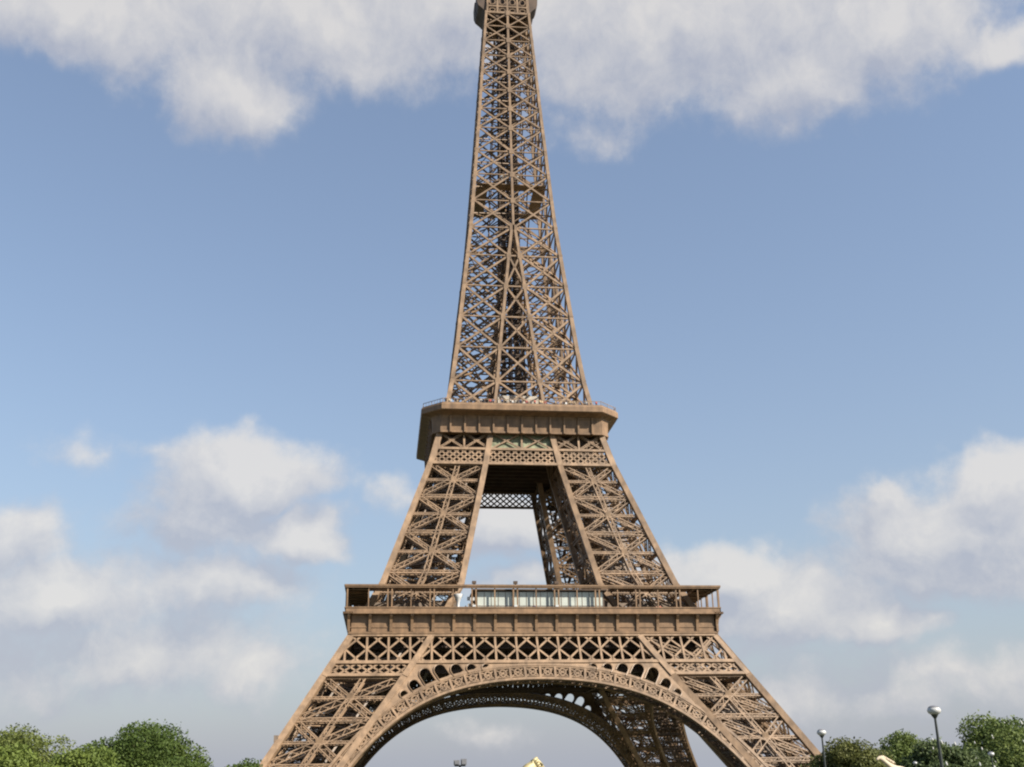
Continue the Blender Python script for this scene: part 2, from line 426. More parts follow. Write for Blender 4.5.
# spandrel plate with round-headed openings
ZT = 35.62
def inner(z): return -b(z) - .5
o2 = []
zc0 = 20.0
cross = [x for x in np.linspace(-40, 0, 400)]
for z in np.linspace(ZT, 21.5, 24): o2.append((-b(z) - .55, z))
edge = [(x, za(x, .90)) for x in np.linspace(-33.5, 33.5, 90) if abs(x) < b(za(x, .93)) + .3]
left = [p for p in o2 if p[1] > edge[0][1] + .25]
outer = left[::1] + edge + [(-u, v) for u, v in left[::-1]]
def slot(bx, bz, tx_, tz_, wd, side):
    """round-headed opening from a point on the ring to the crown of its head"""
    L = math.hypot(tx_ - bx, tz_ - bz); dx, dz = (tx_ - bx) / L, (tz_ - bz) / L; tx, tz = dz, -dx
    pts = [(-wd / 2, 0)] + [(wd / 2 * math.cos(t), L - wd / 2 + wd / 2 * math.sin(t)) for t in np.linspace(math.pi, 0, 9)] + [(wd / 2, 0)]
    c = [(bx + tx * u + dx * v, min(bz + tz * u + dz * v, 35.3)) for u, v in pts]
    return c if side < 0 else [(-u, v) for u, v in c]
holes = []
SL = [(9.8, 10.3, .75, 1.5), (12.2, 13.0, 1.3, 1.75), (14.7, 15.8, 1.95, 2.0), (17.2, 18.7, 2.75, 2.15), (19.75, 21.3, 3.0, 2.1), (22.1, 23.3, 1.95, 1.8), (24.2, 25.0, 1.1, 1.4)]
SLOTS = []
for b0, t0, ln, wd in SL:
    zb = za(b0, 1) + .22; dx = t0 - b0; SLOTS.append((-b0, zb, -t0, zb + math.sqrt(max(ln * ln - dx * dx, .1)), wd))
for q in SLOTS:
    for sd_ in (-1, 1): holes.append(slot(*q, sd_))
sp = MB(); sp.plate(outer, holes, lambda u, v: (u, -h(v) - .45, v), .5, (0, -1, 0))
for q in SLOTS:
    for sd_ in (-1, 1):
        c = slot(*q, sd_)
        for i in range(len(c) - 1): sp.beam((c[i][0], -h(c[i][1]) - .52, c[i][1]), (c[i + 1][0], -h(c[i + 1][1]) - .52, c[i + 1][1]), .16, .3)
arches = four('arch', arch.mesh('arch'), IRON, tower)
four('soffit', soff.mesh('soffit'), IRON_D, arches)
four('spandrel', sp.mesh('spandrel'), IRON, arches)

# ---- girders under the first platform, one part for each side
def lattice_band(m, z0, z1, fx0, fx1, pitch, w, y_out, t=.15, slope=1.4):
    """diagonal lattice between two levels, clipped to the slanting ends"""
    H = z1 - z0
    zm = (z0 + z1) / 2
    x0, x1 = fx0(z0), fx1(z0)
    lo, hi = min(fx0(z0), fx0(z1)), max(fx1(z0), fx1(z1))
    k = math.floor((lo - 2 * H) / pitch) * pitch
    while k < hi + 2 * H:
        for sg in (-1, 1):
            seg = []
            for i in range(17):
                z = z0 + H * i / 16; x = k + sg * (z - z0) * slope
                if fx0(z) <= x <= fx1(z): seg.append((x, -h(z) - y_out, z))
            if len(seg) > 1: m.beam(seg[0], seg[-1], w, t)
        k += pitch
gir = MB(FN(37))
for z, w_, t_ in ((40.55, .55, .6), (35.45, .65, .6), (33.15, .6, .6)):
    H, B = h(z), b(z)
    if z > 34: gir.beam((-H, -H - .35, z), (H, -H - .35, z), w_, t_)
    else:
        for s_ in (-1, 1): gir.beam((s_ * H, -H - .35, z), (s_ * (B + .2), -H - .35, z), w_, t_)
for k in range(-9, 10):
    x = k * 3.9
    zlo = 35.7; ztop = 40.3
    zmax = ztop if abs(x) < h(ztop) else float(np.interp(abs(x), HS[::-1], ZS[::-1]))
    if zmax > zlo + .5: gir.beam(fr(x, zlo, .35), fr(x, zmax, .35), .38, .25)
zm, H2 = 38.0, 2.3
for k in range(-10, 11):        # crossing diagonals, meeting at mid height on each upright
    for s1 in (-1, 1):
        for s2 in (-1, 1):
            x0 = k * 3.9; seg = []
            for i in range(13):
                t = i / 12 * 1.0; z = zm + s2 * H2 * t; x = x0 + s1 * 2.62 * t
                if abs(x) < h(z) - .3: seg.append(fr(x, z, .3))
            if len(seg) > 1: gir.beam(seg[0], seg[-1], .36, .12)
for s_ in (-1, 1):
    if s_ < 0: f0_, f1_ = (lambda z: -h(z)), (lambda z: -b(z))
    else: f0_, f1_ = (lambda z: b(z)), (lambda z: h(z))
    lattice_band(gir, 33.4, 35.2, f0_, f1_, 2.0, .34, .3, t=.1, slope=1.6)
    # the pillar's edge beams crossing the girder
    for z0, z1 in ((33.0, 36.5), (36.5, 40.4)):
        gir.beam((s_ * (b(z0) + .1), -h(z0) - .55, z0), (s_ * (b(z1) + .1), -h(z1) - .55, z1), 1.1, .4)
        gir.beam((s_ * (h(z0) - .1), -h(z0) - .5, z0), (s_ * (h(z1) - .1), -h(z1) - .5, z1), 1.0, .4)
four('girder', gir.mesh('girder'), IRON, tower)

# ---- first platform
def ring_slab(m, ro, ri, z0, z1):
    for (a, b_) in (((-ro, -ro, z0), (ro, -ri, z1)), ((-ro, ri, z0), (ro, ro, z1)), ((-ro, -ri, z0), (-ri, ri, z1)), ((ri, -ri, z0), (ro, ri, z1))): m.box(a, b_)
fp = MB(); ring_slab(fp, 34.2, 13.5, 43.6, 44.5)
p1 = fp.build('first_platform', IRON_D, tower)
ub = MB()
for y in (-31, -27.5, -24, -20.5, -17, -13.6):
    wd = 33.6
    ub.box((-wd, y - .15, 38.8), (wd, y + .15, 43.55)); ub.box((-wd, y - .5, 38.5), (wd, y + .5, 38.8))
for x in np.arange(-32, 33, 4): ub.box((x - .12, -33.4, 40.0), (x + .12, -13.5, 43.5))
for y, z0, z1 in ((-26, 34.9, 38.6), (-20, 34.9, 38.6), (-13.6, 36.0, 38.6)):       # latticed main beams lower down
    xe = b(37) + 6
    ub.beam((-xe, y, z0), (xe, y, z0), .8, .5); n_ = int(2 * xe / 1.2)
    for i in range(n_):
        xa, xb = -xe + 2 * xe * i / n_, -xe + 2 * xe * (i + 1) / n_
        ub.beam((xa, y, z0), (xb, y, z1), .42, .2); ub.beam((xb, y, z0), (xa, y, z1), .42, .2)
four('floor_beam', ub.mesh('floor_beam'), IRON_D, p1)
fz = MB()
fz.box((-34.55, -34.55, 40.95), (34.55, -34.2, 44.4))
fz.box((-34.75, -34.8, 40.85), (34.75, -34.5, 41.25)); fz.box((-34.65, -34.64, 42.0), (34.65, -34.5, 42.14))
frz = four('frieze', fz.mesh('frieze'), FRIEZE, tower); cons = []
def console(m, x, y0, z0, z1, d, w):
    pr = [(0, z0), (.32, z0 + .1), (.4, z0 + (z1 - z0) * .45), (.55, z0 + (z1 - z0) * .7), (d, z1 - .25), (d, z1), (0, z1)]
    base = len(m.v)
    for s_ in (-1, 1):
        for o_, z in pr: m.v.append((x + s_ * w / 2, y0 - o_, z))
    n = len(pr)
    m.f.append(tuple(base + i for i in range(n))); m.mi.append(0)
    m.f.append(tuple(base + n + i for i in range(n))[::-1]); m.mi.append(0)
    for i in range(n): m.f.append((base + i, base + n + i, base + n + (i + 1) % n, base + (i + 1) % n)); m.mi.append(0)
for k in range(-9, 10):
    x = k * 3.85
    if abs(x) < 34.7: con = MB(); console(con, x, -34.5, 41.2, 44.38, 1.05, .5); cons.append(con.mesh('console'))
four_each('console', cons, FRIEZE, frz)
gal = MB()
gal.box((-35.75, -35.75, 44.40), (35.75, -33.9, 44.78))             # ledge
gal.box((-35.4, -35.4, 44.78), (35.4, -35.25, 45.5)); gal.box((-35.45, -35.5, 45.5), (35.45, -35.15, 45.68))
BAY = 70.1 / 9; posts = []
for k in range(10):
    x = -35.05 + k * BAY
    pm = MB()
    for d_ in ((-.38, .38) if 0 < k < 9 else (.0,)):
        pm.box((x + d_ - .13, -35.36, 45.68), (x + d_ + .13, -35.1, 49.2))
    posts.append(pm.mesh('post'))
    if k < 9: pm = MB(); pm.box((x + BAY / 2 - .1, -35.34, 45.68), (x + BAY / 2 + .1, -35.14, 49.2)); posts.append(pm.mesh('post'))
gl = four('gallery', gal.mesh('gallery'), FRIEZE, tower); four_each('post', posts, FRIEZE, gl)
rf = MB(); rf.box((-35.5, -35.55, 49.2), (35.5, -34.9, 49.45)); rf.box((-35.5, -34.9, 49.2), (-14.5, -31.2, 49.44)); rf.box((14.5, -34.9, 49.2), (35.5, -31.2, 49.44)); rf.box((-35.6, -35.65, 49.45), (35.6, -35.2, 49.78))
for x in np.linspace(-34, 34, 19):
    if abs(x) > 14.6: rf.box((x - .1, -35.2, 48.9), (x + .1, -31.3, 49.2))
four('gallery_roof', rf.mesh('gallery_roof'), FRIEZE, gl)
for k, x in ((3, 0), (4, 0), (5, 0)):
    m = MB(); x = -35.05 + k * BAY; m.box((x - .12, -35.5, 49.78), (x + .12, -35.26, 50.0)); m.box((x - .38, -35.7, 49.95), (x + .38, -35.1, 50.45))
    m.build('roof_lamp', IRON_D, gl[0])
    m = MB(); m.box((x - .3, -35.55, 45.7), (x + .3, -35.3, 46.05)); m.build('post_lamp', WHITE, gl[0])
# pavilions on the platform behind the gallery
for k in range(4):
    m = MB(); m.box((-11.3, -34.2, 44.82), (13.2, -25, 48.85)); m.box((-11.8, -34.5, 48.85), (13.7, -24.5, 49.15))
    pv = m.build('pavilion', IRON_D, tower, k * math.pi / 2)
    m = MB(); m.box((-11.0, -34.32, 45.2), (12.9, -34.22, 48.6)); g = m.build('window', GLASS if k == 0 else GLASSD, pv)
    m = MB()
    for x in np.linspace(-11.0, 12.9, 19): m.box((x - .04, -34.38, 45.2), (x + .04, -34.32, 48.6))
    m.box((-11.0, -34.39, 46.0), (12.9, -34.31, 46.08)); m.build('window_bars', IRON_LIFT, pv)
for sx in (-1, 1):     # low blocks added beside the pillars to close sky gaps behind the gallery
    for sy in (-1, 1):
        m = MB(); m.box((sx * 14, sy * 17, 44.52), (sx * 31.5, sy * 29, 47.4)); m.build('filler_block', IRON_LIFT, tower)

# ---- second platform
def octa(w, c, z): return [(-w + c, -w, z), (w - c, -w, z), (w, -w + c, z), (w, w - c, z), (w - c, w, z), (-w + c, w, z), (-w, w - c, z), (-w, -w + c, z)]
def loft(m, rings, cap=True):
    base = len(m.v); n = len(rings[0])
    for r in rings: m.v += r
    for i in range(len(rings) - 1):
        for j in range(n):
            q = base + i * n; m.f.append((q + j, q + (j + 1) % n, q + n + (j + 1) % n, q + n + j)); m.mi.append(0)
    if cap:
        m.f.append(tuple(base + j for j in range(n))[::-1]); m.mi.append(0); m.f.append(tuple(base + (len(rings) - 1) * n + j for j in range(n))); m.mi.append(0)
m = MB(); loft(m, [octa(21.25, 4.1, 88.95), octa(21.45, 4.15, 89.15), octa(21.45, 4.15, 90.2), octa(21.3, 4.1, 90.55)])
p2 = m.build('second_platform', FRIEZE, tower)
W2 = [(84.75, 18.95, 1.5), (85.8, 19.0, 1.6), (86.8, 19.05, 1.65), (87.8, 19.12, 1.75), (88.4, 19.3, 2.0), (88.7, 20.0, 2.9), (88.93, 21.1, 4.05)]
m = MB(); loft(m, [octa(w, c, z) for z, w, c in W2]); cv = m.build('cove', FRIEZE, tower)
ribs = []
for k in range(-6, 7):
    x = k * 3.05
    if abs(x) > 17.5: continue
    m = MB()
    for i in range(4): m.beam((x, -W2[i][1] - .12, W2[i][0]), (x, -W2[i + 1][1] - .12, W2[i + 1][0]), .6, .36, (1, 0, 0))
    ribs.append(m.mesh('rib'))
for k in range(4):
    for me in ribs: link('rib', me, FRIEZE, cv, k * math.pi / 2)
m = MB(); m.beam((-17.4, -18.97, 84.9), (17.4, -18.97, 84.9), .4, .3)
four('trim_band', m.mesh('trim_band'), FRIEZE, cv)
m = MB()                                                            # parapet and mesh fence
for z0, z1, w, c, t in ((90.55, 90.75, 21.1, 4.05, .12), (91.55, 91.65, 21.0, 4.0, .08)):
    o_ = octa(w, c, 0)
    for j in range(8):
        a, q = o_[j], o_[(j + 1) % 8]; m.beam((a[0], a[1], (z0 + z1) / 2), (q[0], q[1], (z0 + z1) / 2), t, z1 - z0, (0, 0, 1))
o_ = octa(21.0, 4.0, 0)
for j in range(8):
    a, q = Vector(o_[j]), Vector(o_[(j + 1) % 8]); N = int((q - a).length / .8)
    for i in range(N):
        p = a.lerp(q, i / N); m.beam((p.x, p.y, 90.5), (p.x, p.y, 91.6), .06 if i % 3 else .12, .07)
m.build('parapet', IRON, p2)
g2 = MB(FN(81))
for z, w_ in ((85.25, .5), (81.15, .55), (77.75, .6)):
    H = h(z); g2.beam((-H, -H - .3, z), (H, -H - .3, z), w_, .5)
lattice_band(g2, 78.0, 80.95, lambda z: -h(z) + .3, lambda z: h(z) - .3, 1.55, .34, .25, t=.1, slope=1.25)
for s_ in (-1, 1):
    for z0, z1 in ((77.6, 81.1), (81.1, 85.2)):
        g2.beam((s_ * b(z0), -h(z0) - .45, z0), (s_ * b(z1), -h(z1) - .45, z1), 1.2, .3)
        g2.beam((s_ * (h(z0) - .1), -h(z0) - .45, z0), (s_ * (h(z1) - .1), -h(z1) - .45, z1), 1.2, .3)
    xi, xo = 7.0, 17.6
    for i in range(2):
        xa, xb = s_ * (xi + (xo - xi) * i / 2), s_ * (xi + (xo - xi) * (i + 1) / 2)
        g2.lat(fr(xa, 81.3, .2), fr(xb, 85.1, .2), .5, chord=.16, depth=.4); g2.lat(fr(xb, 81.3, .2), fr(xa, 85.1, .2), .5, chord=.16, depth=.4)
        g2.beam(fr(xb, 81.3, .2), fr(xb, 85.1, .2), .4, .3)
for i in range(2):
    xa, xb = -6.6 + 6.6 * i, 6.6 * i
    g2.beam(fr(xa, 81.3, .22), fr(xb, 85.1, .22), .32, .2); g2.beam(fr(xb, 81.3, .22), fr(xa, 85.1, .22), .32, .2)
g2.beam(fr(0, 81.3, .22), fr(0, 85.1, .22), .35, .2)
four('girder', g2.mesh('second_girder'), IRON, p2)
m = MB()
v = [(-6.8, 81.3), (6.8, 81.3), (6.4, 85.1), (-6.4, 85.1)]
m.plate(v, [], lambda u, z: (u, -h(z) + .25, z), .1, (0, -1, 0)); four('safety_net', m.mesh('safety_net'), NET, p2)
m = MB()                                                            # decks and floor beams under the platform
ring_slab(m, 16.8, 4.5, 83.0, 84.4)
for y in np.arange(-16, 17, 3.2): m.box((-16.5, y - .15, 80.6), (16.5, y + .15, 83.0))
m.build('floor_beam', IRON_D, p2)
m = MB(); m.box((-9.5, -9.5, 90), (9.5, 9.5, 93.6)); m.box((-10.2, -10.2, 93.6), (10.2, 10.2, 94.1)); kk = m.build('kiosk', IRON_D, tower)
m = MB(); m.box((-4.2, -10.4, 94.12), (5.2, -9.2, 96.2)); m.build('signboard', STONE, kk)
m = MB()
for x in np.arange(-8.5, 9, 2.1): m.box((x - .85, -9.62, 91), (x + .85, -9.52, 93.2))
m.build('window', GLASSD, kk)

# ---- the spire above the second platform
SP = [90.0, 98.0, 106.5, 114.4, 122.5, 130.8, 138.6, 146.2, 153.7, 160.5, 167.5, 173.4, 179.2, 184.9, 190.1, 195.1, 199.8, 204.1]
shb = MB(); corner = MB(); centre = MB(); irib = [MB(), MB(), MB()]
FC = ((0, 1, (0, -1, 0)), (0, 2, (-1, 0, 0)), (1, 3, (1, 0, 0)), (2, 3, (0, 1, 0)))
for i in range(len(SP) - 1):
    z0, z1 = SP[i], SP[i + 1]; thick = float(np.interp(z0, [90, 200], [.95, .62]))
    H0, H1, B0, B1 = h(z0), h(z1), b(z0), b(z1)
    dw = float(np.interp(z0, [90, 200], [.5, .32])); fn_ = face_normals((z0 + z1) / 2)
    for q in (shb, corner, centre, *irib): q.n0 = fn_[0]
    corner.beam((-H0, -H0, z0), (-H1, -H1, z1), thick, thick)
    if i < 6:
        irib[0].beam((-B0, -H0, z0), (-B1, -H1, z1), .66, .6); irib[1].beam((B0, -H0, z0), (B1, -H1, z1), .66, .6)
        irib[2].beam((-B0, -B0, z0), (-B1, -B1, z1), .6, .6)
        A, B_ = quad_cols(z0), quad_cols(z1)
        for (p, q, _), n in zip(FC, fn_):
            shb.beam(A[p], B_[q], dw, .35, n); shb.beam(A[q], B_[p], dw, .35, n); shb.beam(B_[p], B_[q], .3, .3, n)
            gusset(shb, lerp(lerp(A[p], A[q], .5), lerp(B_[p], B_[q], .5), .5), n, .38)
        if B1 > .6:
            shb.beam((-B0, -H0, z0), (B1, -H1, z1), .42, .3); shb.beam((B0, -H0, z0), (-B1, -H1, z1), .42, .3)
        shb.beam((-B1, -H1, z1), (B1, -H1, z1), .36, .3)
        for s_ in (-1, 1): gusset(shb, (s_ * B1, -H1 - .2, z1), (0, -1, 0), .72)
        for s_ in (-1, 1): gusset(shb, (s_ * H1, -H1 - .25, z1), (0, -1, 0), .6)
        # inside lattice of the pillars, across the corner and level frames
        shb.beam(A[0], B_[3], .26, .2, (1, 1, 0)); shb.beam(A[3], B_[0], .26, .2, (1, 1, 0)); shb.beam(B_[1], B_[2], .26, .2)
    else:
        centre.beam((0, -H0, z0), (0, -H1, z1), .55, .5)
        for s_ in (-1, 1):
            shb.beam((0, -H0, z0), (s_ * H1, -H1, z1), dw, .3); shb.beam((s_ * H0, -H0, z0), (0, -H1, z1), dw, .3)
            gusset(shb, (s_ * H1, -H1 - .2, z1), (0, -1, 0), .45)
            gusset(shb, (s_ * (H0 + H1) / 4, -(H0 + H1) / 2, (z0 + z1) / 2), (0, -1, 0), .28)
        gusset(shb, (0, -H1 - .22, z1), (0, -1, 0), .7)
        shb.beam((-H1, -H1, z1), (H1, -H1, z1), .26, .26)
        zm_ = (z0 + z1) / 2; Hm = (H0 + H1) / 2
        shb.beam((-H1, -H1, z1), (0, 0, z1), .25, .25)
        # inner web lines
        shb.beam((-Hm, -Hm, zm_), (0, -H1 * .35, z1), .2, .2); shb.beam((Hm, -Hm, zm_), (0, -H1 * .35, z1), .2, .2)
        shb.beam((-H0 * .5, -H0 * .5, z0), (H1 * .5, -H1 * .5, z1), .25, .25); shb.beam((H0 * .5, -H0 * .5, z0), (-H1 * .5, -H1 * .5, z1), .25, .25)
spire = empty('spire', (0, 0, 0)); spire.parent = tower
four('column', corner.mesh('spire_column'), IRON, spire); four('centre_rib', centre.mesh('centre_rib'), IRON, spire)
for q in irib: four('inner_rib', q.mesh('inner_rib'), IRON, spire)
four('bracing', shb.mesh('spire_bracing'), IRON, spire)
lc = MB()                                                            # lift shafts and stairs up the middle
zr = np.arange(90, 206, 1.9)
for i in range(len(zr) - 1):
    z0, z1 = float(zr[i]), float(zr[i + 1]); r = float(np.interp(z0, [90, 140, 206], [3.3, 2.3, 1.9]))
    for sx in (-1, 0, 1):
        for sy in (-1, 0, 1):
            lc.beam((sx * r, sy * r, z0), (sx * r, sy * r, z1), .3, .3)
    for s_ in (-1, 1):
        lc.beam((-r, s_ * r, z0), (r, s_ * r, z1) if i % 2 else (r, s_ * r, z0), .3, .12); lc.beam((s_ * r, -r, z0), (s_ * r, r, z1), .3, .12, (1, 0, 0))
        lc.beam((-r, s_ * r, z1), (r, s_ * r, z1), .3, .25); lc.beam((s_ * r, -r, z1), (s_ * r, r, z1), .3, .25)
        if i % 3: lc.box((s_ * r * .55 - .5, -r * .5, z0), (s_ * r * .55 + .5, r * .5, z1))
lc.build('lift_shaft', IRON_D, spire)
m = MB()
H = h(152) - .6
ring_slab(m, H, 5.6, 151.3, 151.5)
for q in (-1, 1): m.beam((-H, q * (H - .2), 152.4), (H, q * (H - .2), 152.4), .1); m.beam((q * (H - .2), -H, 152.4), (q * (H - .2), H, 152.4), .1)
ip = m.build('landing', IRON, spire)
for x in (-2.4, 1.5, -1.4):
    m = MB(); m.box((x - .22, -H - .1, 153.2), (x + .22, -H + .2, 153.7)); m.beam((x, -H, 151.5), (x, -H, 153.2), .08); m.build('lamp', WHITE, spire)
# ---- top platform
m = MB()
for z, w_ in ((204.2, .5), (206.3, .45)):
    H = h(z); m.beam((-H, -H - .1, z), (H, -H - .1, z), w_, .4)
for k in range(5):
    x = (k - 2) / 2 * 5.3
    m.beam((x, -h(204) - .05, 204.2), (x * .97, -h(209) - .05, 210), .5, .4)
for k in range(4):
    x = (k - 1.5) / 2 * 5.3
    for z in (205.2, 207.9):
        prev = None
        for j in range(9):
            t = 2 * math.pi * j / 8; q = (x + .8 * math.cos(t), -h(206) - .02, z + (.55 if z < 206 else .95) * math.sin(t))
            if prev: m.beam(prev, q, .24, .2)
            prev = q
tp = empty('top_platform', (0, 0, 0)); tp.parent = tower
four('frieze', m.mesh('top_frieze'), IRON, tp)
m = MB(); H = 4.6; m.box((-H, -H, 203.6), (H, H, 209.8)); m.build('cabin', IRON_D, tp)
m = MB()
for sy in (-1, 1):
  for s_ in (-1, 1):
    m = MB()
    pr_ = [(q, z + (2.6 if sy > 0 else .4)) for q, z in ((5.2, 203.2), (5.7, 204.4), (6.6, 205.4), (7.6, 206.3), (8.0, 207.4), (8.1, 210), (4.9, 210), (4.9, 203.2))]
    base = len(m.v); n = len(pr_)
    for yy in ((-5.25, -1.2) if sy < 0 else (1.2, 5.25)):
        for q, z in pr_: m.v.append((s_ * q, yy, z))
    m.f.append(tuple(base + i for i in range(n))); m.mi.append(0); m.f.append(tuple(base + n + i for i in range(n))[::-1]); m.mi.append(0)
    for i in range(n): m.f.append((base + i, base + (i + 1) % n, base + n + (i + 1) % n, base + n + i)); m.mi.append(0)
    m.build('bracket', IRON_D, tp)
m = MB(); m.box((-7.6, -7.6, 212.7), (7.6, 7.6, 213.4)); m.box((-6.4, -6.4, 213.4), (6.4, 6.4, 214.2)); m.lathe([(4, 214), (3.6, 217), (2, 220), (.6, 222), (.3, 236), (0, 236)]); m.build('summit_cabin', IRON, tp)
# floodlight housing on the outer edge of the left pillar
z = 21.9; m = MB(); x = -h(z) - .6; m.box((x - .35, -h(z) - .4, z), (x + .35, -h(z) + .5, z + 1.1)); m.beam((x, -h(z), z + .3), (x + 1.4, -h(z), z + .3), .25)
m.build('floodlight', IRON_LIFT, tower)

# ------------------------------------------------------------------ visitors on the platforms
def person_mesh(name, pose, mats):
    V = [(0, 0, .92), (0, 0, 1.15), (0, 0, 1.42), (0, 0, 1.54), (0, -.01, 1.66), (0, -.02, 1.74),
         (.19, 0, 1.40), (.25, -.03, 1.12), (.22, -.16 * pose, .92), (-.19, 0, 1.40), (-.25, -.03, 1.12), (-.22, -.2 * pose, .93),
         (.10, 0, .86), (.11, -.02, .48), (.11, 0, .06), (.11, -.13, .03), (-.10, 0, .86), (-.11, .02, .48), (-.11, .03, .06), (-.11, -.1, .03)]
    E_ = [(0, 1), (1, 2), (2, 3), (3, 4), (4, 5), (2, 6), (6, 7), (7, 8), (2, 9), (9, 10), (10, 11), (0, 12), (12, 13), (13, 14), (14, 15), (0, 16), (16, 17), (17, 18), (18, 19)]
    rad = [.15, .14, .15, .06, .095, .08, .07, .05, .04, .07, .05, .04, .095, .065, .05, .04, .095, .065, .05, .04]
    me = bpy.data.meshes.new(name); me.from_pydata(V, E_, [])
    o = bpy.data.objects.new(name, me); COL.objects.link(o)
    sk = o.modifiers.new('skin', 'SKIN'); ly = me.skin_vertices[0] if me.skin_vertices else me.attributes.new('skin', 'FLOAT', 'POINT') and None
    for i, r in enumerate(rad): me.skin_vertices[0].data[i].radius = (r, r * .85); me.skin_vertices[0].data[i].use_root = (i == 0)
    ss = o.modifiers.new('sub', 'SUBSURF'); ss.levels = 1; ss.render_levels = 1
    dg = bpy.context.evaluated_depsgraph_get(); dg.update()
    out = bpy.data.meshes.new_from_object(o.evaluated_get(dg)); bpy.data.objects.remove(o)
    out.materials.clear()
    for q in mats: out.materials.append(q)
    for p in out.polygons:
        c = p.center; p.use_smooth = True
        p.material_index = 0 if c.z > 1.5 else (1 if c.z > .95 and abs(c.x) < .3 else 2)
        if c.z > 1.70 or (c.z > 1.6 and c.y > .03): p.material_index = 3
    out.transform(Matrix.Diagonal((1, 1, .78, 1)))
    return out
SKIN = mat('skin', (.45, .28, .2), .6, .05); HAIR = mat('dark_hair', (.03, .02, .015), .6, .1)
SH = [mat('white_shirt', (.5, .5, .48), .8, .05), mat('red_shirt', (.35, .06, .05), .8, .05), mat('blue_jacket', (.07, .1, .2), .8, .05), mat('dark_coat', (.03, .03, .035), .8, .05), mat('tan_jacket', (.4, .3, .18), .8, .05)]
TR = mat('dark_trousers', (.04, .045, .07), .8, .05)
def skin_ready():
    pass
PM = []
try:
    for i, s_ in enumerate(SH): PM.append(person_mesh('person', .3 + .2 * i, [SKIN, s_, TR, HAIR]))
except Exception as e:
    print('PERSON', e)
PL = ['visitor in a white shirt at the rail of the %s platform', 'visitor in a red shirt at the rail of the %s platform', 'visitor in a blue jacket at the rail of the %s platform',
      'visitor in a dark coat at the rail of the %s platform', 'visitor in a tan jacket at the rail of the %s platform']
if PM:
    for lvl, n, x0, x1, y, z in (('upper', 36, -17.0, 16.8, -20.55, 90.55), ('lower', 16, -33, 33, -34.5, 44.78)):
        for i in range(n):
            k = int(RNG.integers(0, 5)) if RNG.random() > .08 else 0
            o = link('person', PM[k], None); x = x0 + (x1 - x0) * float(RNG.beta(1, 1) if lvl == 'lower' else (i + RNG.uniform(-1.2, 1.2)) / n)
            o.location = (x, y + RNG.uniform(-.2, .9), z); o.rotation_euler = (0, 0, RNG.uniform(-.7, .7)); sc_ = RNG.uniform(.92, 1.06); o.scale = (sc_ * 1.15, sc_, sc_)
            tag(o, PL[k] % lvl, 'person', ('visitors along the rail of the %s platform' % lvl) + ', ' + PL[k].split(' at ')[0][len('visitor '):])
# white folded parasol and a small sign in the gallery
x, y = -14.6, -34.2
t = tag(empty('parasol', (x, y, 44.52)), 'white parasol standing in the first platform gallery left of the glazed pavilion', 'parasol')
m = MB(); m.lathe([(0.02, 0), (.75, .02), (.5, .5), (.28, 1.4), (.3, 2.1), (.6, 2.9), (.95, 3.6), (.9, 3.65), (0, 3.75)], k=12); m.build('canopy', WHITE, t, smooth=True)
m = MB(); m.tube([(0, 0, 0), (0, 0, 4.0)], [.06, .05]); m.build('pole', IRON_D, t)
t = tag(empty('signboard', (x + 2.4, y, 44.52)), 'small white signboard on a pale box beside the white parasol', 'sign')
m = MB(); m.box((-.55, -.3, 0), (.55, .3, 1.9)); m.build('plinth', STONE, t)
m = MB(); m.box((-.7, -.08, 2.5), (.7, .08, 3.2)); m.build('panel', WHITE, t)
m = MB(); m.beam((0, 0, 1.9), (0, 0, 2.5), .12); m.build('post', IRON_D, t)

